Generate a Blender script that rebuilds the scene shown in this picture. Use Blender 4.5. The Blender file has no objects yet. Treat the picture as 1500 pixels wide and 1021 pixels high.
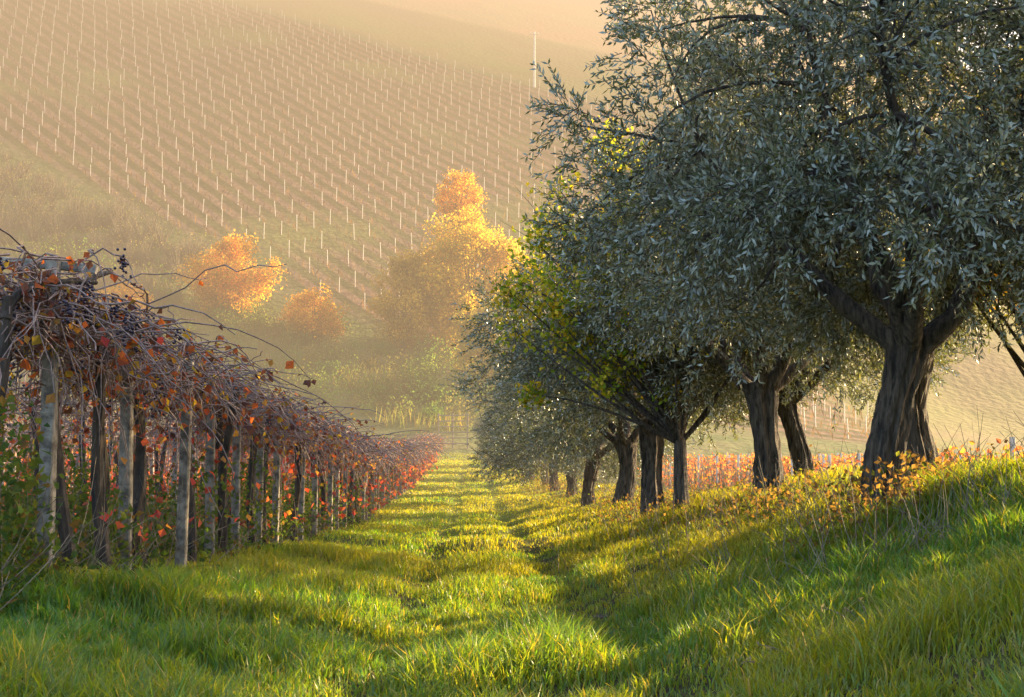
import bpy, math, numpy as np
from math import radians
rng=np.random.default_rng(7)
scene=bpy.context.scene
# ---------------------------------------------------------------- noise / terrain
_tab=np.random.default_rng(1).random((256,256))
def vnoise(x,y,o=0.0):
    x=np.asarray(x,float)+o*17.3; y=np.asarray(y,float)+o*9.1
    xi=np.floor(x).astype(int); yi=np.floor(y).astype(int)
    fx=x-xi; fy=y-yi; fx=fx*fx*(3-2*fx); fy=fy*fy*(3-2*fy)
    a=_tab[xi%256,yi%256]; b=_tab[(xi+1)%256,yi%256]; c=_tab[xi%256,(yi+1)%256]; d=_tab[(xi+1)%256,(yi+1)%256]
    return (a*(1-fx)+b*fx)*(1-fy)+(c*(1-fx)+d*fx)*fy
def sm(t):
    t=np.clip(t,0,1); return t*t*(3-2*t)
CD=[-100,0,5,10,20,35,60,90,110,125,140,150,160,250,330,400,600,900,2000]
CZ=[-0.9,-1.1,-1.15,-1.3,-1.6,-1.9,-1.75,-1.1,-.4,3,8,12.5,18,73,118,155,235,260,260]
def hz(x,y):
    x=np.asarray(x,float); y=np.asarray(y,float)
    c=(np.interp(y-3,CD,CZ)+np.interp(y,CD,CZ)*2+np.interp(y+3,CD,CZ))/4
    far=sm((y-105)/60)
    k=1-.86*sm((x/np.maximum(y,1)-.2)/.7)
    hill=np.where(c>-.4,(c+.4)*k-.4,c)
    z=hill-far*.15*np.clip(x,-160,60)*k
    near=1-sm((y-80)/30)
    A=np.interp(y,[0,10,17,25,40,70,100],[.95,1.15,1.15,.9,.7,.45,0])
    tt=np.clip((x-.5)/4.1,0,1)
    z=z+A*(.65*tt+.35*sm(tt)) - near*.8*sm((x-5.2)/5)
    B=np.interp(y,[0,9,20,35],[.1,.27,.15,0])
    z=z+B*sm((-x-1.2)/1.6)
    amp=near*(y>-20)
    z=z+amp*(.16*(vnoise(x*.45,y*.45)-.5)+.09*(vnoise(x*1.3,y*1.3,2)-.5)+.035*(vnoise(x*4,y*4,3)-.5))
    z=z+amp*.12*np.sin(y*1.15+1.5*vnoise(x*.5,y*.3,5))*np.exp(-((x-.2)/1.8)**2)*sm((y-12)/10)
    z=z-amp*.05*(np.exp(-((x+.55)/.22)**2)+np.exp(-((x-.95)/.22)**2))
    z=z+far*(1.2*(vnoise(x*.03,y*.03,7)-.5)+.3*(vnoise(x*.2,y*.2,8)-.5))
    return z
# ---------------------------------------------------------------- mesh builder
class MB:
    def __init__(s): s.V=[];s.F=[];s.M=[];s.C=[];s.n=0
    def add(s,v,f,mat=0,col=(1,1,1)):
        v=np.asarray(v,float).reshape(-1,3); f=np.asarray(f,int)
        c=np.empty((len(v),3)); c[:]=col
        s.V.append(v);s.C.append(c);s.F.append(f+s.n);s.M.append(np.full(len(f),mat));s.n+=len(v)
    def mesh(s,name,mats,smooth=False):
        V=np.concatenate(s.V);C=np.concatenate(s.C)
        me=bpy.data.meshes.new(name)
        me.vertices.add(len(V)); me.vertices.foreach_set('co',V.astype(np.float32).ravel())
        loops=np.concatenate([f.ravel() for f in s.F]); tot=np.concatenate([np.full(len(f),f.shape[1]) for f in s.F])
        st=np.concatenate([[0],np.cumsum(tot)[:-1]])
        me.loops.add(len(loops)); me.loops.foreach_set('vertex_index',loops.astype(np.int32))
        me.polygons.add(len(tot)); me.polygons.foreach_set('loop_start',st.astype(np.int32))
        try: me.polygons.foreach_set('loop_total',tot.astype(np.int32))
        except Exception: pass
        for m in mats: me.materials.append(m)
        me.polygons.foreach_set('material_index',np.concatenate(s.M).astype(np.int32))
        sv=np.full(len(tot),smooth) ; me.polygons.foreach_set('use_smooth',sv)
        a=me.color_attributes.new('Col','FLOAT_COLOR','POINT')
        a.data.foreach_set('color',np.concatenate([C,np.ones((len(C),1))],1).astype(np.float32).ravel())
        me.update(calc_edges=True); me.validate()
        return me
    def obj(s,name,mats,parent=None,smooth=False,loc=(0,0,0)):
        o=bpy.data.objects.new(name,s.mesh(name,mats,smooth)); scene.collection.objects.link(o); o.location=loc
        if parent: o.parent=parent
        return o
def nrm(a): return a/np.maximum(np.linalg.norm(a,axis=-1,keepdims=True),1e-9)
CIRC=lambda s:(np.arange(s)/s*2*np.pi,np.ones(s))
_sa=np.radians([38,52,128,142,218,232,308,322]); SQ=(_sa,np.ones(8))
def tubes(mb,P,R,sec,mat=0,col=(1,1,1),ref=(0.13,.07,1),rn=0,cap=True):
    P=np.asarray(P,float);R=np.asarray(R,float)
    N,K,_=P.shape; T=np.gradient(P,axis=1); T=nrm(T)
    ref=np.broadcast_to(np.asarray(ref,float),T.shape)
    X=nrm(np.cross(T,ref)); Y=np.cross(T,X)
    ang,rad=sec; S=len(ang)
    rr=R[:,:,None]*rad[None,None,:]
    if rn: rr=rr*(1+rn*rng.normal(size=rr.shape))
    V=P[:,:,None,:]+rr[...,None]*(np.cos(ang)[None,None,:,None]*X[:,:,None,:]+np.sin(ang)[None,None,:,None]*Y[:,:,None,:])
    idx=np.arange(N*K*S).reshape(N,K,S)
    a=idx[:,:-1,:];b=np.roll(a,-1,2);c=np.roll(idx[:,1:,:],-1,2);d=idx[:,1:,:]
    F=np.stack([a,b,c,d],-1).reshape(-1,4)
    cc=np.asarray(col,float)
    if cc.ndim==2: cc=np.repeat(cc,K*S,axis=0)
    mb.add(V.reshape(-1,3),F,mat,cc)
    if cap and S>3:
        mb.F.append(idx[:,-1,:]+mb.n-N*K*S); mb.M.append(np.full(N,mat))
        mb.F.append(idx[:,0,::-1]+mb.n-N*K*S); mb.M.append(np.full(N,mat))
UP=(0.02,1,0)
def leaves(mb,B,D,L,W,mat,col,fold=0.0,r=rng):
    N=len(B); D=nrm(D); side=nrm(np.cross(D,r.normal(size=(N,3))))
    L=np.broadcast_to(L,(N,))[:,None];W=np.broadcast_to(W,(N,))[:,None]
    n=np.cross(D,side)
    M=B+D*L*.45-n*L*fold
    V=np.stack([B,M+side*W*.5,B+D*L,M-side*W*.5],1)
    cc=np.asarray(col,float)
    if cc.ndim==2: cc=np.repeat(cc,4,axis=0)
    mb.add(V.reshape(-1,3),np.arange(N*4).reshape(N,4),mat,cc)
def pal(n,cols,w=None,jit=.2,r=rng):
    cols=np.array(cols); i=r.choice(len(cols),n,p=(None if w is None else np.array(w)/sum(w)))
    return cols[i]*(1+jit*(r.random((n,1))*2-1))
def sph(n,r=rng): return nrm(r.normal(size=(n,3)))
def bez(P0,P1,P2,K):
    t=np.linspace(0,1,K)[None,:,None]
    return P0[:,None]*(1-t)**2+2*P1[:,None]*t*(1-t)+P2[:,None]*t**2
# ---------------------------------------------------------------- materials
def newmat(n):
    m=bpy.data.materials.new(n);m.use_nodes=True;nt=m.node_tree;nt.nodes.clear()
    return m,nt,nt.nodes,nt.links
def leafmat(n,tr=.4,tint=(1.6,1.5,.7),gloss=.06,rough=.4,under=None):
    m,nt,N,L=newmat(n)
    out=N.new('ShaderNodeOutputMaterial');at=N.new('ShaderNodeAttribute');at.attribute_name='Col'
    d=N.new('ShaderNodeBsdfDiffuse');t=N.new('ShaderNodeBsdfTranslucent');g=N.new('ShaderNodeBsdfGlossy');g.inputs['Roughness'].default_value=rough
    vm=N.new('ShaderNodeVectorMath');vm.operation='MULTIPLY';vm.inputs[1].default_value=tint
    L.new(at.outputs['Color'],vm.inputs[0]);L.new(vm.outputs[0],t.inputs['Color'])
    src=at.outputs['Color']
    if under:
        ge=N.new('ShaderNodeNewGeometry');mx=N.new('ShaderNodeMix');mx.data_type='RGBA'
        L.new(ge.outputs['Backfacing'],mx.inputs[0]);L.new(src,mx.inputs[6]);mx.inputs[7].default_value=(*under,1);src=mx.outputs[2]
    L.new(src,d.inputs['Color'])
    m1=N.new('ShaderNodeMixShader');m1.inputs[0].default_value=tr;L.new(d.outputs[0],m1.inputs[1]);L.new(t.outputs[0],m1.inputs[2])
    last=m1
    if gloss:
        m2=N.new('ShaderNodeMixShader');m2.inputs[0].default_value=gloss;L.new(m1.outputs[0],m2.inputs[1]);L.new(g.outputs[0],m2.inputs[2]);last=m2
    L.new(last.outputs[0],out.inputs[0]);return m
def solid(n,c1,c2,scale=8,rough=.9,bump=.5,bd=.02,stretch=(1,1,1)):
    m,nt,N,L=newmat(n)
    out=N.new('ShaderNodeOutputMaterial');p=N.new('ShaderNodeBsdfPrincipled');p.inputs['Roughness'].default_value=rough
    tc=N.new('ShaderNodeTexCoord');mp=N.new('ShaderNodeMapping');mp.inputs['Scale'].default_value=stretch
    no=N.new('ShaderNodeTexNoise');no.inputs['Scale'].default_value=scale;no.inputs['Detail'].default_value=8;no.inputs['Roughness'].default_value=.65
    L.new(tc.outputs['Object'],mp.inputs[0]);L.new(mp.outputs[0],no.inputs['Vector'])
    cr=N.new('ShaderNodeValToRGB');cr.color_ramp.elements[0].position=.38;cr.color_ramp.elements[1].position=.62
    cr.color_ramp.elements[0].color=(*c1,1);cr.color_ramp.elements[1].color=(*c2,1)
    L.new(no.outputs[0],cr.inputs[0]);L.new(cr.outputs[0],p.inputs['Base Color'])
    b=N.new('ShaderNodeBump');b.inputs['Strength'].default_value=bump;b.inputs['Distance'].default_value=bd
    L.new(no.outputs[0],b.inputs['Height']);L.new(b.outputs[0],p.inputs['Normal']);L.new(p.outputs[0],out.inputs[0]);return m
M_grass=leafmat('grass_blade',.52,(2.6,2.05,.3),.03,.4)
M_olive=leafmat('olive_leaf',.28,(2.4,1.9,.5),.08,.35,under=(.225,.245,.195))
M_leaf=leafmat('autumn_leaf',.5,(1.9,1.6,.6),0)
M_bark=solid('olive_bark',(.018,.014,.011),(.14,.105,.078),26,.95,1.0,.12,(1,1,.16))
M_vine=solid('vine_wood',(.022,.016,.013),(.08,.058,.045),14,.95,1.0,.03,(1,1,.3))
M_cane=solid('vine_cane',(.13,.08,.07),(.27,.18,.15),20,.7,.3,.003)
M_conc=solid('weathered_concrete',(.085,.07,.056),(.29,.25,.205),9,.95,1.0,.02)
M_grape=solid('grape_skin',(.012,.006,.02),(.03,.015,.04),30,.45,.2,.002)
M_wood=solid('grey_wood',(.14,.11,.08),(.3,.25,.19),12,.9,.6,.01)
M_twig=solid('dry_twig',(.09,.07,.05),(.2,.15,.1),20,.9,.3,.003)
M_soil=solid('clod_soil',(.05,.033,.022),(.13,.09,.06),10,1,.8,.03)
def ground_mat(hill):
    m,nt,N,L=newmat('hill_earth' if hill else 'meadow_earth')
    out=N.new('ShaderNodeOutputMaterial');p=N.new('ShaderNodeBsdfPrincipled');p.inputs['Roughness'].default_value=1;p.inputs['Specular IOR Level'].default_value=.1
    tc=N.new('ShaderNodeTexCoord')
    def noise(s,det=6,vec=None):
        n=N.new('ShaderNodeTexNoise');n.inputs['Scale'].default_value=s;n.inputs['Detail'].default_value=det
        L.new(vec or tc.outputs['Object'],n.inputs['Vector']);return n.outputs[0]
    def mix(f,a,b):
        x=N.new('ShaderNodeMix');x.data_type='RGBA'
        for s,v in ((0,f),(6,a),(7,b)):
            if isinstance(v,tuple): x.inputs[s].default_value=(*v,1)
            elif isinstance(v,(int,float)): x.inputs[s].default_value=v
            else: L.new(v,x.inputs[s])
        return x.outputs[2]
    def ramp(v,a,b):
        x=N.new('ShaderNodeMapRange');x.inputs[1].default_value=a;x.inputs[2].default_value=b;L.new(v,x.inputs[0]);return x.outputs[0]
    at=N.new('ShaderNodeAttribute');at.attribute_name='Col';se=N.new('ShaderNodeSeparateColor');L.new(at.outputs['Color'],se.inputs[0])
    if not hill:
        a=mix(ramp(noise(1.2),.4,.6),(.05,.075,.018),(.075,.06,.03))
        a=mix(ramp(noise(12),.45,.6),a,(.05,.035,.022))
        g=mix(ramp(noise(2.5),.35,.65),(.17,.18,.03),(.10,.12,.022))
        nearsoil=mix(ramp(noise(9),.42,.58),(.045,.032,.02),(.06,.06,.02))
        g=mix(se.outputs[2],nearsoil,g)
        c=mix(se.outputs[0],a,g)
        d=mix(ramp(noise(6),.4,.6),(.12,.085,.05),(.09,.10,.035))
        c=mix(se.outputs[1],c,d)
        bs,bd=.6,.05
    else:
        sx=N.new('ShaderNodeSeparateXYZ');L.new(tc.outputs['Object'],sx.inputs[0])
        ad=N.new('ShaderNodeMath');ad.operation='ADD';L.new(sx.outputs[0],ad.inputs[0]);L.new(sx.outputs[1],ad.inputs[1])
        mu=N.new('ShaderNodeMath');mu.operation='MULTIPLY';mu.inputs[1].default_value=2*math.pi/(2.8*math.sqrt(2));L.new(ad.outputs[0],mu.inputs[0])
        si=N.new('ShaderNodeMath');si.operation='SINE';L.new(mu.outputs[0],si.inputs[0])
        soil=mix(ramp(noise(.6),.35,.65),(.145,.085,.06),(.21,.13,.092))
        strip=mix(ramp(noise(.12),.35,.65),(.06,.055,.022),(.09,.08,.032))
        v=mix(ramp(si.outputs[0],-.35,.45),strip,soil)
        v=mix(ramp(noise(.05),.52,.7),v,(.14,.14,.045))
        verge=mix(ramp(noise(.25),.35,.65),(.08,.11,.035),(.15,.14,.065))
        c=mix(se.outputs[0],verge,v)
        gf=mix(ramp(noise(.04),.35,.65),(.17,.18,.05),(.18,.13,.07))
        c=mix(se.outputs[1],c,gf)
        of=mix(ramp(noise(.05),.35,.65),(.36,.22,.12),(.30,.24,.12))
        c=mix(se.outputs[2],c,of)
        bs,bd=.7,.5
    L.new(c,p.inputs['Base Color'])
    b=N.new('ShaderNodeBump');b.inputs['Strength'].default_value=bs;b.inputs['Distance'].default_value=bd
    L.new(noise(1.0 if hill else 14),b.inputs['Height']);L.new(b.outputs[0],p.inputs['Normal']);L.new(p.outputs[0],out.inputs[0]);return m
# ---------------------------------------------------------------- ground sheets
xs=np.unique(np.concatenate([np.linspace(-1200,-160,22),np.linspace(-160,-12,75),np.linspace(-12,12,170),np.linspace(12,160,75),np.linspace(160,1200,22)]))
def sheet(name,ys,mask,mat):
    X,Y=np.meshgrid(xs,ys);Z=hz(X,Y)
    V=np.stack([X,Y,Z],-1).reshape(-1,3);ny,nx=X.shape
    i=np.arange(nx*ny).reshape(ny,nx)
    F=np.stack([i[:-1,:-1],i[:-1,1:],i[1:,1:],i[1:,:-1]],-1).reshape(-1,4)
    mb=MB();mb.add(V,F,0,mask(X,Y).reshape(-1,3));return mb.obj(name,[mat],smooth=True)
def mask_near(X,Y):
    path=sm((X+3.2)/1.2)*(1-sm((X-2.6)/1.6))
    far=sm((Y-100)/12); dry=np.maximum(far,sm((X-6)/3)); dry=np.maximum(dry,.7*sm((-X-4)/2)*sm((Y-20)/30))
    return np.stack([path*(1-far),dry,sm((Y-14)/25)],-1)
def in_vine(X,Y): return (Y>145-.63*X)&(Y<262-.45*X)&(Y<330)
def mask_hill(X,Y):
    v=sm((Y-(143.5-.63*X))/3)*(1-sm((Y-(260.5-.45*X))/3))*(1-sm((X-40)/8))
    g=np.maximum(sm((Y-(264-.45*X))/3),.8*sm((X-40)/8)); o=sm((Y-(306-.24*X))/4)
    return np.stack([v,g,o],-1)
sheet('ground',np.unique(np.concatenate([np.linspace(-150,2,22),np.linspace(2,40,240),np.linspace(40,110,190)])),mask_near,ground_mat(False))
sheet('hillside',np.unique(np.concatenate([np.linspace(110,420,180),np.linspace(420,1800,30)])),mask_hill,ground_mat(True))
# ---------------------------------------------------------------- hillside vineyard
mb=MB()
s2=math.sqrt(2)
def grid_pts(step):
    a,b=np.meshgrid(np.arange(10,160)*2.8,np.arange(-400,300,step))
    b=b+rng.normal(size=b.shape)*.25; a=a+rng.normal(size=a.shape)*.07
    X=(a+b)/s2;Y=(a-b)/s2
    X,Y=X.ravel(),Y.ravel();k=in_vine(X,Y)&(X>-170)&(X<44);return X[k],Y[k]
X,Y=grid_pts(5.2);k=rng.random(len(X))>.06;X,Y=X[k],Y[k]
Z=hz(X,Y);h=1.9+rng.random(len(X))*.5
ln=rng.normal(size=(len(X),2))*.06
P=np.stack([np.stack([X,Y,Z-.2],-1),np.stack([X+ln[:,0],Y+ln[:,1],Z+h],-1)],1)
tubes(mb,P,np.full((len(X),2),.058),CIRC(4),0,ref=UP)
X,Y=grid_pts(.8);Z=hz(X,Y);n=len(X)
d=nrm(np.stack([rng.normal(size=n)*.35,rng.normal(size=n)*.35,np.ones(n)],-1));B=np.stack([X,Y,Z-.05],-1)
leaves(mb,B,d,.8+rng.random(n)*.8,.18,1,pal(n,[(.10,.065,.045),(.13,.08,.05),(.07,.05,.035)]))
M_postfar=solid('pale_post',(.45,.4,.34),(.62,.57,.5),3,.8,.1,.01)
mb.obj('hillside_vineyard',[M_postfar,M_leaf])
# utility pole
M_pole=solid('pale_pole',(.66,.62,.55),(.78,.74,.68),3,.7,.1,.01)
mb=MB();x,y=12.8,257.;z=float(hz(x,y))
tubes(mb,[[[x,y,z-.5],[x,y,z+6],[x+.05,y,z+11.6]]],[[.27,.23,.19]],CIRC(10),0,ref=UP)
tubes(mb,[[[x-.9,y-.24,z+11],[x+.9,y-.24,z+11]]],[[.09,.09]],SQ,0)
for dx in(-.75,0,.75): tubes(mb,[[[x+dx,y-.24,z+11.05],[x+dx,y-.24,z+11.5]]],[[.07,.05]],CIRC(8),0,ref=UP)
mb.obj('utility_pole',[M_pole])
# ---------------------------------------------------------------- olive tree
def olive_mesh(seed,low=0.0,nclump=125,ntw=44):
    r=np.random.default_rng(seed);mb=MB()
    H=1.32;K=20;t=np.linspace(0,1,K)
    lean=r.normal(size=2)*.10
    P=np.stack([lean[0]*t+.05*np.sin(t*5+seed),lean[1]*t+.05*np.cos(t*4+seed),-.25+(H+.25)*t],-1)
    R=(.13+.10*np.exp(-t*7)+.03*t**3)*(1+.07*np.sin(t*11+seed))
    S=30;an=CIRC(S)[0]
    tubes(mb,P[None],R[None],(an,1+.12*np.sin(an*5+seed)+.07*np.sin(an*9)+.04*r.normal(size=S)),0,rn=.045,ref=UP)
    fork=P[-1]
    nl=6;ang=np.arange(nl)/nl*2*np.pi+r.random(nl)*.7+seed
    L=[]
    for i in range(nl):
        rad=.8+r.random()*.7;zz=H+1.2+r.random()*1.1
        L.append(bez((fork-[0,0,.15])[None],(fork+np.array([math.cos(ang[i])*rad*.7,math.sin(ang[i])*rad*.7,.35+.3*r.random()]))[None],np.array([[math.cos(ang[i])*rad,math.sin(ang[i])*rad,zz]]),9)[0])
    L=np.array(L);L[:,2:-1]+=r.normal(size=L[:,2:-1].shape)*.03
    tubes(mb,L,np.broadcast_to(np.linspace(.085,.022,9),(nl,9)),CIRC(12),0,rn=.05)
    cen=np.array([0,0,H+1.6-low]);ax=np.array([2.35,2.35,1.85+low*.5])
    d=sph(nclump*2,r);d=d[d[:,2]>-.9][:nclump-24]
    a=r.random(24)*6.28;d=np.concatenate([d,nrm(np.stack([np.cos(a),np.sin(a),-.75+.3*r.random(24)],-1))]);n=len(d)
    rad=.38+.64*r.random(n)**.6
    bumps=1+.18*np.sin(3*np.arctan2(d[:,1],d[:,0])+seed*2)*(1-abs(d[:,2]))+.11*r.normal(size=n)
    C=cen+d*ax*(rad*bumps)[:,None]
    C[:,2]=np.maximum(C[:,2],H+.0-low+.3*r.random(n))
    LP=L[:,3:].reshape(-1,3)
    j=np.argmin(((C[:,None]-LP[None])**2).sum(-1)+r.random((n,len(LP)))*.5,axis=1);A=LP[j]
    mid=(A+C)/2+np.array([0,0,.15])+r.normal(size=(n,3))*.15
    br=bez(A,mid,C,6)
    tubes(mb,br,np.broadcast_to(np.linspace(.019,.006,6),(n,6)),CIRC(5),0,cap=False)
    N=n*ntw;ci=np.repeat(np.arange(n),ntw)
    cs=(.24+.26*r.random(n))[ci]
    off=sph(N,r)*(r.random((N,1))**.45)*cs[:,None]
    B=C[ci]+off
    D=nrm(nrm(off)*.7+nrm(C[ci]-cen)*.5+r.normal(size=(N,3))*.45+np.array([0,0,.05]))
    TL=.14+.26*r.random(N);T2=B+D*TL[:,None]+np.array([0,0,-.05])*r.random((N,1))
    tw=bez(B,(B+T2)/2+np.array([0,0,.02]),T2,3)
    tubes(mb,tw,np.broadcast_to(np.array([.004,.003,.0015]),(N,3)),CIRC(3),0,cap=False)
    npair=8;s=(np.arange(npair)+.6)/npair
    perp=nrm(np.cross(D,r.normal(size=(N,3))));perp2=np.cross(D,perp)
    cc=np.array([(.064,.085,.056),(.086,.108,.074),(.115,.135,.10),(.05,.072,.044)])
    tone=.7+.6*r.random(n)
    for k in range(npair):
        pp=perp if k%2 else perp2
        for sg in(1,-1):
            keep=r.random(N)<.88
            b=(B*(1-s[k])+T2*s[k])[keep];dd=nrm(D*.85+sg*pp*.75+r.normal(size=(N,3))*.18)[keep]
            m=len(b);leaves(mb,b,dd,.05+.027*r.random(m),.017+.006*r.random(m),1,cc[r.integers(0,4,m)]*tone[ci][keep][:,None],r=r)
    return mb.mesh('olive_tree',[M_bark,M_olive])
OM=[olive_mesh(3),olive_mesh(11),olive_mesh(23),olive_mesh(31,low=.5)]
def olive(x,y,s,rot,v,sz=None,dz=0):
    o=bpy.data.objects.new('olive_tree',OM[v]);scene.collection.objects.link(o)
    o.location=(x,y,float(hz(x,y))+dz);o.rotation_euler=(0,0,rot);o.scale=(s,s,sz or s)
for a in [(3.15,10.0,.94,0.3,0,1.08),(4.4,12.3,1.0,2.0,1,1.05),(3.75,16.3,1.12,4.0,2,1.08),(3.0,20.6,1.2,1.0,1,1.12),(5.1,19.5,1.0,3.0,0),
          (3.2,27,1.18,5.2,2,1.05),(3.1,33.5,1.15,2.7,3,1.05),(3.15,40.5,1.12,.2,3,1.05),(3.1,48,1.1,3.4,1,1),(3.2,56,1.1,5,3,1),
          (3.1,65,1.1,1.9,3,1),(3.2,75,1.1,3.1,3,1),(3.2,86,1.1,.4,3,1),(3.2,97,1.1,4.4,3,1),
          (5.7,9.0,1.0,1.4,2),(7.6,6.6,1.05,1.1,3),(7.0,3.6,1.1,4.1,3),(6.5,.3,1.1,.5,3)]: olive(*a)
# ---------------------------------------------------------------- broadleaf trees
def broad(name,x,y,h,w,leaf,n,cols,seed,tr=.12,bare=.28,leanx=0,wts=None,cs0=.07):
    r=np.random.default_rng(seed);mb=MB();z0=float(hz(x,y))
    cz=h*(bare+(1-bare)/2);az=h*(1-bare)/2
    t=np.linspace(0,1,8);P=np.stack([leanx*.7*t**2+.03*h*np.sin(t*4+seed)*t,.02*h*np.cos(t*3)*t,-.3+t*(h*.8+.3)],-1)
    tubes(mb,P[None],(tr*(1-.85*t)+tr*.4*np.exp(-t*12))[None],CIRC(10),0,rn=.04,ref=UP)
    nc=90;d=sph(nc,r);rad=.35+.65*r.random(nc)**.5
    prof=1-.15*np.clip(d[:,2],0,1)*rad
    C=np.array([leanx,0,cz])+d*np.array([w/2,w/2,az])*(rad*(1+.12*r.normal(size=nc)))[:,None]*np.stack([prof,prof,1+0*prof],-1)
    A=P[np.clip((C[:,2]/h*7*.7).astype(int),2,7)]
    tubes(mb,bez(A,(A+C)/2+r.normal(size=(nc,3))*.04*h,C,5),np.broadcast_to(np.linspace(tr*.28,tr*.06,5),(nc,5)),CIRC(4),0,cap=False)
    tw=300 if n>6000 else 120
    ci=r.integers(0,nc,tw);o=sph(tw,r)*w*.16
    tubes(mb,bez(C[ci],C[ci]+o*.6+r.normal(size=(tw,3))*.02*w,C[ci]+o*1.3,3),np.broadcast_to(np.linspace(tr*.05,tr*.02,3),(tw,3)),CIRC(3),0,cap=False)
    ci=r.integers(0,nc,n);cs=w*(cs0+.09*r.random(nc))
    off=sph(n,r)*(r.random((n,1))**.6)*cs[ci][:,None]
    tone=(.75+.5*r.random(nc))[ci][:,None]
    leaves(mb,C[ci]+off,sph(n,r)+[0,0,-.3],leaf*(.6+.7*r.random(n)),leaf*.7,1,pal(n,cols,wts,.2,r)*tone,fold=.08,r=r)
    return mb.obj(name,[M_bark,M_leaf],loc=(x,y,z0))
OR=[(.50,.26,.04),(.55,.34,.06),(.43,.22,.04),(.50,.38,.07)]
YE=[(.48,.36,.06),(.42,.34,.07),(.33,.31,.07),(.52,.33,.05)]
broad('poplar_tree',-28.5,150,9.0,10,.36,13000,OR,1,.12,.05,cs0=.1)
broad('poplar_tree',0,148,16,13.5,.40,26000,YE,2,.25,.1,cs0=.1)
broad('poplar_tree',-1.6,158,18,5.5,.33,4500,OR,3,.2,.6,cs0=.1)
broad('poplar_tree',-7.7,145,11.5,7.5,.34,10000,[(.36,.27,.06),(.32,.26,.07),(.42,.30,.06)],4,.2,.05,cs0=.1)
broad('poplar_tree',-18,146,5.6,7,.32,6500,OR,5,.12,.05,cs0=.1)
broad('poplar_tree',3,136,10,9,.34,11000,[(.30,.28,.06),(.38,.31,.06),(.24,.24,.06)],6,.2,.05,cs0=.1)
broad('poplar_tree',-38,142,6.0,6,.34,3500,OR,9)
broad('mulberry_tree',2.9,17.6,5.1,3.2,.085,10000,[(.20,.26,.03),(.34,.34,.04),(.13,.20,.03),(.48,.38,.05)],12,.11,.3,leanx=-.75)
broad('mulberry_tree',5.6,12.0,4.0,2.6,.085,4500,[(.45,.34,.04),(.5,.28,.04),(.3,.3,.04)],13,.09,.3)
# ---------------------------------------------------------------- shrubs and reeds in the valley
mb=MB()
n=9000;X=rng.uniform(-62,14,n);Y=rng.uniform(119,143,n)-.25*X*(X<0)
k=vnoise(X*.2,Y*.2,4)>.45;X,Y=X[k],Y[k];n=len(X);Z=hz(X,Y)
hh=(1.0+2.0*vnoise(X*.25,Y*.25,6))*(.5+.6*rng.random(n))
D=np.stack([rng.normal(size=n)*.3,rng.normal(size=n)*.3,np.ones(n)],-1)
leaves(mb,np.stack([X,Y,Z-.1],-1),D,hh,.10,0,pal(n,[(.15,.18,.07),(.2,.2,.09),(.11,.15,.05),(.25,.2,.1)]))
mb.obj('reed_bed',[M_leaf])
mb=MB()
nb=300;X=rng.uniform(-62,16,nb);Y=rng.uniform(123,146,nb)-.25*X*(X<0);rr=1.0+1.6*rng.random(nb)**1.5
C=np.stack([X,Y,hz(X,Y)+rr*.55],-1);bc=pal(nb,[(.10,.18,.06),(.14,.20,.07),(.07,.14,.05),(.16,.16,.07)],None,.3)
q=rng.integers(0,nb,42000);off=sph(len(q))*(rng.random((len(q),1))**.4)*rr[q][:,None]*[1.1,1.1,.9]
off*=1+.25*np.sin(off[:,[1,2,0]]*4)
leaves(mb,C[q]+off,sph(len(q)),.34,.2,0,bc[q]*(.7+.6*rng.random((len(q),1))),fold=.1)
mb.obj('hedge_shrubs',[M_leaf])
mb=MB()
n=420;X=rng.uniform(-85,-34,n);Y=143-.63*X-rng.uniform(2,26,n)*1.0
nn=40;B0=np.repeat(np.stack([X,Y,hz(X,Y)],-1),nn,0);N=len(B0)
hb=np.repeat(1.5+3*rng.random(n)**2,nn)
d=nrm(np.stack([rng.normal(size=N)*.45,rng.normal(size=N)*.45,np.ones(N)],-1))
T=B0+d*hb[:,None]*(.5+.6*rng.random((N,1)));tubes(mb,bez(B0,(B0+T)/2+rng.normal(size=(N,3))*.2,T,4),np.broadcast_to(np.linspace(.04,.012,4),(N,4)),CIRC(3),0,cap=False)
m=12000;q=rng.integers(0,N,m);leaves(mb,T[q]+rng.normal(size=(m,3))*.3,sph(m),.22,.13,1,pal(m,[(.18,.18,.09),(.25,.2,.1),(.13,.15,.06)]))
mb.obj('bare_shrubs',[M_twig,M_leaf])
# wooden gate frame at end of path
mb=MB();gx,gy=-1.6,114.;gz=float(hz(gx,gy))
for dx in(-1.3,0,1.3): tubes(mb,[[[gx+dx,gy,gz-.3],[gx+dx,gy,gz+3.1]]],[[.09,.08]],SQ,0,ref=UP)
for k in range(6): tubes(mb,[[[gx-1.4,gy-.14,gz+.4+k*.5],[gx+1.4,gy-.14,gz+.42+k*.5]]],[[.06,.06]],SQ,0)
mb.obj('wooden_trellis_gate',[M_wood])
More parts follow.
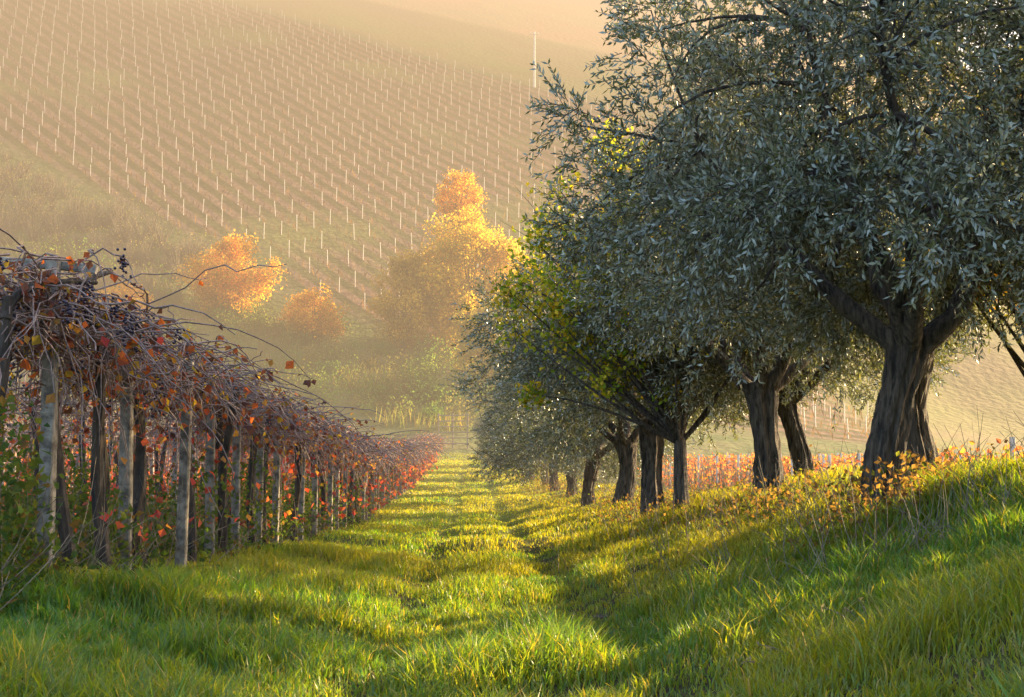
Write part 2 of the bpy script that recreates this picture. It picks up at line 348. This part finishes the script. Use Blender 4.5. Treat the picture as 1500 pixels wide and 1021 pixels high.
# ---------------------------------------------------------------- vineyard rows (pergola)
def vine_row(x0,ds,detail,seed,H=2.33,redness=.5):
    r=rng
    par=bpy.data.objects.new('grape_vine_row',None);scene.collection.objects.link(par)
    ds=np.asarray(ds);n=len(ds);X=x0+r.normal(size=n)*.05;Z=hz(X,ds)
    hh=H*(1+.04*r.normal(size=n))*np.interp(ds,[9,13,18,60],[1.02,.96,.93,.97])
    mb=MB();ln=r.normal(size=(n,2))*.03
    P=np.stack([np.stack([X+ln[:,0]*t,ds+ln[:,1]*t,Z-.3+(hh+.3)*t],-1) for t in np.linspace(0,1,9)],1)
    tubes(mb,P,np.broadcast_to(np.linspace(.068,.056,9),(n,9)),SQ,0,ref=(0,1,0.01),rn=.03)
    tp=P[:,-1]-[0,0,.08]
    arm=np.stack([tp+np.array([-.45,.09,.06]),tp+np.array([.0,.09,.03]),tp+np.array([.28,.09,.0])],1)
    kk=r.random(n)<.7;kk[0]=True
    tubes(mb,arm[kk],np.full((kk.sum(),3),.042),SQ,0,ref=(0,0,1),rn=.04)
    mb.obj('concrete_posts',[M_conc],par)
    mb=MB()
    nt=n*2;td=np.repeat(ds,2)+np.tile([.2,-.7],n)+r.normal(size=nt)*.12;tx=x0-.08+r.normal(size=nt)*.08;tz=hz(tx,td)
    t=np.linspace(0,1,9);ph=r.random((nt,2))*6
    Q=np.stack([tx[:,None]+.04*np.sin(t*6+ph[:,:1])+(r.normal(size=(nt,1))*.10)*t,td[:,None]+.05*np.sin(t*5+ph[:,1:])+(r.normal(size=(nt,1))*.14)*t,tz[:,None]-.2+(H*.93)*t],-1)
    tubes(mb,Q,np.linspace(.052,.034,9)[None,:]*(1+.25*r.random((nt,1))),CIRC(8),0,rn=.12,ref=UP)
    top=Q[:,-1];e=top+np.stack([r.normal(size=nt)*.3,r.choice([-1,1],nt)*(.6+.4*r.random(nt)),r.normal(size=nt)*.12],-1)
    tubes(mb,bez(top-[0,0,.15],top+[0,0,.15],e,7),np.broadcast_to(np.linspace(.035,.016,7),(nt,7)),CIRC(6),0,rn=.12)
    mb.obj('vine_trunks',[M_vine],par)
    L=ds[-1]-ds[0];d0=ds[0]-.6
    nc=int(detail*(L+.6))
    cy=d0+(L+.6)*r.random(nc)**1.25;cx=x0-.1+r.normal(size=nc)*.24;cz=hz(np.full(nc,x0),cy)+H-.40+r.normal(size=nc)*.16
    A=np.stack([cx,cy,cz],-1)
    dr=np.stack([r.normal(size=nc)*.6-.05,r.normal(size=nc)*.6,-.05+.5*r.random(nc)**1.5],-1);ln=.35+.8*r.random(nc)**1.5
    Mi=A+dr*ln[:,None]*.7+np.stack([0*ln,0*ln,.12*ln],-1);E=A+dr*ln[:,None]*1.05+np.stack([r.normal(size=nc)*.18,r.normal(size=nc)*.18,-1.0*ln*r.random(nc)],-1)
    cv=bez(A,Mi,E,9);cv[:,1:]+=np.cumsum(r.normal(size=(nc,8,3))*.024,1)
    mb=MB();tubes(mb,cv,np.linspace(.0065,.0025,9)[None,:]*(1+.5*r.random((nc,1)))*np.interp(cy,[10,60],[1,2])[:,None],CIRC(4),0,cap=False)
    for dxw,dzw in((0,-.05),(-.45,.06),(.28,-.1),(0,-.95)):
        yy=np.linspace(ds[0]-.6,ds[-1],60);tubes(mb,np.stack([np.full(60,x0+dxw),yy,hz(np.full(60,x0),yy)+H+dzw-.1],-1)[None],np.full((1,60),.0025),CIRC(3),0,cap=False)
    mb.obj('vine_canes',[M_cane],par)
    mb=MB()
    nl=int(nc*2.2);q=r.integers(0,nc,nl);w=r.integers(1,9,nl);B=cv[q,w]
    sz=.05+.05*r.random(nl)
    leaves(mb,B,sph(nl)+[0,0,-.9],sz,sz*.85,0,pal(nl,[(.15,.07,.055),(.22,.07,.05),(.22,.13,.05),(.10,.05,.05),(.36,.10,.04),(.34,.24,.05)]),fold=.2)
    nl=int(L*90*redness);Y=d0+(L+1)*r.random(nl)**1.0
    B=np.stack([x0+r.normal(size=nl)*.28,Y,hz(np.full(nl,x0),Y)+.4+(H-.8)*r.random(nl)**1.3],-1)
    red=np.clip((Y-12)/22,0,1)
    keep=(vnoise(Y*.9,B[:,2]*2,seed)>.48-.10*red)&(r.random(nl)<.3+.5*red);B=B[keep];m=len(B)
    leaves(mb,B,sph(m)+[0,0,-.8],.10*np.interp(B[:,1],[10,60],[.9,1.8]),.09*np.interp(B[:,1],[10,60],[.9,1.8]),0,pal(m,[(.36,.06,.06),(.40,.10,.07),(.34,.18,.07),(.20,.06,.06)]),fold=.15)
    mb.obj('vine_leaves',[M_leaf],par)
    return cv
front=np.array([9.1,11.1,12.9,14.7,16.4,18.2,19.9,22,24,26.1]);front=np.concatenate([front,np.arange(28,104,2.1)])
cv=vine_row(-2.95,front,90,1)
rows=[(-5.6,8.6,60,30),(-8.2,9.5,70,20),(-10.8,11,70,12),(-13.5,13,70,12),(-16.5,15,75,10),(-20,17,75,9),(-24,19,80,8),(-28,22,80,8)]
for i,(xx,a,b,dt) in enumerate(rows): vine_row(xx,np.arange(a,b,2.2 if i<3 else 2.8),dt,i+2,redness=1.1)
# grapes
mb=MB();ico=nrm(np.array([[0,0,1],[.9,0,.45],[.28,.85,.45],[-.72,.53,.45],[-.72,-.53,.45],[.28,-.85,.45],[.72,.53,-.45],[-.28,.85,-.45],[-.9,0,-.45],[-.28,-.85,-.45],[.72,-.53,-.45],[0,0,-1]]))
icf=np.array([[0,1,2],[0,2,3],[0,3,4],[0,4,5],[0,5,1],[1,6,2],[2,7,3],[3,8,4],[4,9,5],[5,10,1],[2,6,7],[3,7,8],[4,8,9],[5,9,10],[1,10,6],[6,11,7],[7,11,8],[8,11,9],[9,11,10],[10,11,6]])
c=cv[cv[:,0,1]<20];q=rng.choice(len(c),110)
for j in q:
    p=c[j,rng.integers(1,5)];k=rng.integers(12,30)
    o=rng.normal(size=(k,3))*[.03,.03,.045]-[0,0,.06]
    V=(p+o)[:,None]+ico[None]*.0125;F=icf[None]+np.arange(k)[:,None,None]*12
    mb.add(V.reshape(-1,3),F.reshape(-1,3),0)
mb.obj('grape_bunches',[M_grape],smooth=True)
# red vineyard on right
par=bpy.data.objects.new('red_vineyard',None);scene.collection.objects.link(par)
mbp=MB();mbl=MB()
for xx in np.arange(11,48,2.6):
    y0=18+.3*xx
    yy=np.arange(y0,85,4.5);X=np.full(len(yy),xx)+rng.normal(size=len(yy))*.05;Z=hz(X,yy)
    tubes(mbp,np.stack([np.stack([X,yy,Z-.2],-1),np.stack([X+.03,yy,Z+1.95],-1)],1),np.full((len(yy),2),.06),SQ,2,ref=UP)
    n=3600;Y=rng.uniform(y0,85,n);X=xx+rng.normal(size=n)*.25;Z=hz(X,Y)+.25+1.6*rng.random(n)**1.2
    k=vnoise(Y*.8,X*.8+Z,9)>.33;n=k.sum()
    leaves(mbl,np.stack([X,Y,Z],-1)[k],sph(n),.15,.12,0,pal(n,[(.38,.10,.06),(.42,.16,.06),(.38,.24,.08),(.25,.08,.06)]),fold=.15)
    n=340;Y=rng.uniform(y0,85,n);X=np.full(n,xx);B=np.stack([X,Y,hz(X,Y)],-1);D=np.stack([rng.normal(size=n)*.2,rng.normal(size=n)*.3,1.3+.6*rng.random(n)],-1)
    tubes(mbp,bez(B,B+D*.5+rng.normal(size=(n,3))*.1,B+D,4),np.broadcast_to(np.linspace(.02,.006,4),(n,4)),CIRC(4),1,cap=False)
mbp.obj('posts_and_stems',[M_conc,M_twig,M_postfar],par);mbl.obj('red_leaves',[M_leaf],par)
# ---------------------------------------------------------------- weeds under the vines
mb=MB()
n=90000;Y=7.5+40*rng.random(n)**1.7;X=-2.9-(rng.random(n)**1.3)*4.5+.2*rng.normal(size=n)
cl=vnoise(X*1.1,Y*1.1,11);k=cl>.32;X,Y,cl=X[k],Y[k],cl[k];n=len(X)
Z=hz(X,Y)+rng.random(n)**1.3*(.35+2.0*(cl-.30))
leaves(mb,np.stack([X,Y,Z],-1),sph(n)+[0,0,.3],.05+.05*rng.random(n),.03+.03*rng.random(n),0,pal(n,[(.05,.09,.03),(.07,.11,.033),(.10,.13,.04),(.13,.09,.04)],[.35,.35,.2,.12]),fold=.1)
n=1800;Y=7.5+30*rng.random(n)**1.5;X=-2.7-3*rng.random(n);B=np.stack([X,Y,hz(X,Y)],-1);D=nrm(np.stack([rng.normal(size=n)*.6,rng.normal(size=n)*.6,np.ones(n)],-1))*(.3+.8*rng.random((n,1)))
tubes(mb,bez(B,B+D*.6,B+D+rng.normal(size=(n,3))*.15,5),np.broadcast_to(np.linspace(.005,.002,5),(n,5)),CIRC(3),1,cap=False)
mb.obj('bramble_weeds',[M_leaf,M_twig])
# dry brush beneath olives
mb=MB()
n=11000;Y=9+60*rng.random(n)**1.6;X=3.3+rng.normal(size=n)*.55
cl=vnoise(X*1.3,Y*.9,13);k=cl>.48;X,Y,cl=X[k],Y[k],cl[k];n=len(X)
leaves(mb,np.stack([X,Y,hz(X,Y)+rng.random(n)*(.1+.8*(cl-.48))],-1),sph(n)+[0,0,.5],.06,.035,0,pal(n,[(.16,.10,.05),(.12,.08,.04),(.22,.14,.05),(.09,.11,.03)]),fold=.1)
n=2200;Y=8+45*rng.random(n)**1.5;X=3.5+rng.normal(size=n)*.9;B=np.stack([X,Y,hz(X,Y)],-1);D=nrm(np.stack([rng.normal(size=n)*.5,rng.normal(size=n)*.5,np.ones(n)],-1))*(.15+.4*rng.random((n,1)))
tubes(mb,bez(B,B+D*.6,B+D+rng.normal(size=(n,3))*.1,5),np.broadcast_to(np.linspace(.004,.0015,5),(n,5)),CIRC(3),1,cap=False)
mb.obj('dry_undergrowth',[M_leaf,M_twig])
# dead grey weed stalks on the bank
mb=MB();
for (cx,cy) in [(1.95,6.3),(1.5,6.0)]:
    n=5;B=np.stack([cx+rng.normal(size=n)*.06,cy+rng.normal(size=n)*.06,np.zeros(n)],-1);B[:,2]=hz(B[:,0],B[:,1])
    D=nrm(np.stack([rng.normal(size=n)*.6-.3,rng.normal(size=n)*.5,np.ones(n)],-1))*(.12+.16*rng.random((n,1)));c2=bez(B,B+D*.7,B+D*1.1-[0,0,.06],6)
    tubes(mb,c2,np.broadcast_to(np.linspace(.003,.0015,6),(n,6)),CIRC(4),0,cap=False)
    for k in range(3,6): leaves(mb,np.repeat(c2[:,k],2,0),sph(n*2),.03,.014,1,(.2,.19,.165),fold=.1)
mb.obj('dead_weed_stalks',[M_twig,M_leaf])
# ---------------------------------------------------------------- grass
mb=MB()
def grass(X,Y,hmin,hmax,w):
    n=len(X);w=np.broadcast_to(w,(n,));cl=vnoise(X*1.6,Y*1.6,21);cl2=vnoise(X*.5,Y*.5,22);fine=vnoise(X*6,Y*6,23)
    rut=np.exp(-((X+.55)/.25)**2)+np.exp(-((X-.95)/.25)**2)
    bare=(vnoise(X*.9,Y*.9,24)>.86)&(X>.6)
    k=(rng.random(n)<.35+.9*fine-.25*rut)&~(bare&(rng.random(n)<.6))
    X,Y,cl,cl2,fine,rut,w=[a[k] for a in(X,Y,cl,cl2,fine,rut,w)];n=len(X)
    h=(hmin+(hmax-hmin)*(.95*cl**1.7+.5*fine**2)*(.5+rng.random(n)*.8))*(1-.4*np.clip(rut,0,1))
    a=rng.random(n)*2*np.pi+2.5*(cl2-.5);lean=(.15+.7*rng.random(n))*h
    dx,dy=np.cos(a)*lean,np.sin(a)*lean
    Z=hz(X,Y)-.01;B=np.stack([X,Y,Z],-1)
    b=a+np.pi/2+rng.normal(size=n)*.6;s=np.stack([np.cos(b),np.sin(b),0*b],-1)*(w*(.6+.7*rng.random(n)))[:,None]*.5
    M=B+np.stack([dx*.35,dy*.35,h*.6],-1);T=B+np.stack([dx,dy,h*(.95-.15*rng.random(n))],-1)
    V=np.stack([B-s,B+s,M+s*.8,M-s*.8,T],1).reshape(-1,3)
    i=np.arange(n)*5
    yel=np.clip(.12+1.0*(cl2-.4)+.25*rng.normal(size=n)+.25*(X>1.2)+.45*sm((Y-7.5)/7),0,1)[:,None]  # random yellowing, plus sunlit yellow of mid path and bank put into blade colour
    col=(1-yel)*np.array([.068,.170,.036])+yel*np.array([.205,.22,.026])
    dry=rng.random(n)<.06;col[dry]=[.30,.25,.10]
    col=col*(.7+.6*rng.random((n,1)));cc=np.repeat(col,5,0)
    n0=mb.n
    mb.add(V,np.stack([i,i+1,i+2,i+3],-1),0,cc)
    mb.F.append(np.stack([i+3,i+2,i+4],-1)+n0);mb.M.append(np.zeros(n))
def region(n,d0,d1,p,xl,xr):
    Y=d0+(d1-d0)*rng.random(n)**p;a=xl(Y);b=xr(Y);return a+(b-a)*rng.random(n),Y
one=np.ones_like
X,Y=region(220000,2.2,9.5,1.0,lambda d:-.5*d-1,lambda d:.5*d+1.5);grass(X,Y,.04,.31,.0055+.0005*Y)
X,Y=region(170000,9,19,1.2,lambda d:-3.7*one(d),lambda d:6.5*one(d));grass(X,Y,.04,.23,.009+0*Y)
X,Y=region(110000,18,48,1.3,lambda d:-3.3*one(d),lambda d:6*one(d));grass(X,Y,.04,.18,.016+.0003*(Y-18))
X,Y=region(60000,45,112,1.2,lambda d:-3*one(d),lambda d:5*one(d));grass(X,Y,.05,.16,.04+0*Y)
X,Y=region(14000,8,30,1.2,lambda d:-12*one(d),lambda d:-3.5*one(d));grass(X,Y,.05,.25,.012+0*Y)
mb.obj('grass',[M_grass])
# soil clods on the bank
mb=MB()
for (x,y,s) in [(1.25,9.6,.10),(1.4,9.2,.08),(1.0,9.9,.06),(2.9,11.2,.12),(.9,8.8,.07)]+[(4.2+.8*rng.random(),10.5+1.4*rng.random(),.08+.14*rng.random()) for _ in range(9)]:
    V=ico*s*(1+.25*rng.normal(size=(12,1)))*[1.3,1,.55]+[x,y,float(hz(x,y))+.02];mb.add(V,icf,0)
mb.obj('soil_clods',[M_soil],smooth=False)
# ---------------------------------------------------------------- valley haze (absorbing boxes, sunlit glow added as their own emission)
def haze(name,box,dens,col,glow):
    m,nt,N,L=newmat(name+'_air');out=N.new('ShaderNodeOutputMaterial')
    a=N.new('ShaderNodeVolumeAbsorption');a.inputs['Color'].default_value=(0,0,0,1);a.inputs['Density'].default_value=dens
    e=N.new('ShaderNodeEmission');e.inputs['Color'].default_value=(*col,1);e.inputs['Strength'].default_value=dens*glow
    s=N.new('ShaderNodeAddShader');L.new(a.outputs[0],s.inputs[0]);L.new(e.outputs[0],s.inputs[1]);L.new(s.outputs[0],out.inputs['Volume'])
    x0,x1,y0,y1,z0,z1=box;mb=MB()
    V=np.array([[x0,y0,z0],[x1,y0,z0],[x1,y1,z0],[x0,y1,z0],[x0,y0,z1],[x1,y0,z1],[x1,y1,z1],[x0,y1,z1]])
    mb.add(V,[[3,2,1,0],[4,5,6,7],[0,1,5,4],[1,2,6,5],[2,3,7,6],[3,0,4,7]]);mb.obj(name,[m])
haze('emissive_valley_haze',(-260,150,28,700,-12,230),.0030,(1.0,.70,.41),1.0)
haze('emissive_valley_haze',(-261,151,266,701,-13,231),.0045,(1.0,.74,.48),1.5)
# ---------------------------------------------------------------- light
AZ,EL=62,18
w=bpy.data.worlds.new('World');scene.world=w;w.use_nodes=True;nt=w.node_tree
bg=nt.nodes['Background'];sk=nt.nodes.new('ShaderNodeTexSky');sk.sky_type='NISHITA';sk.sun_disc=False
sk.sun_elevation=radians(EL);sk.sun_rotation=radians(AZ);sk.dust_density=3.0
nt.links.new(sk.outputs[0],bg.inputs[0]);bg.inputs[1].default_value=.86
sl=bpy.data.lights.new('sun','SUN');sl.energy=31;sl.angle=radians(.5);sl.color=(1,.76,.41)
so=bpy.data.objects.new('sun',sl);scene.collection.objects.link(so)
from mathutils import Vector
dirv=Vector((math.sin(radians(AZ))*math.cos(radians(EL)),math.cos(radians(AZ))*math.cos(radians(EL)),math.sin(radians(EL))))
so.rotation_euler=dirv.to_track_quat('Z','Y').to_euler();so.location=dirv*50
# ---------------------------------------------------------------- camera
cd=bpy.data.cameras.new('camera');cd.lens=45;cd.sensor_width=36;cd.clip_end=5000
co=bpy.data.objects.new('camera',cd);scene.collection.objects.link(co);co.location=(0,0,0);co.rotation_euler=(radians(94.73),0,radians(-1.83))
scene.camera=co
scene.view_settings.view_transform='Standard';scene.view_settings.look='None';scene.view_settings.exposure=0
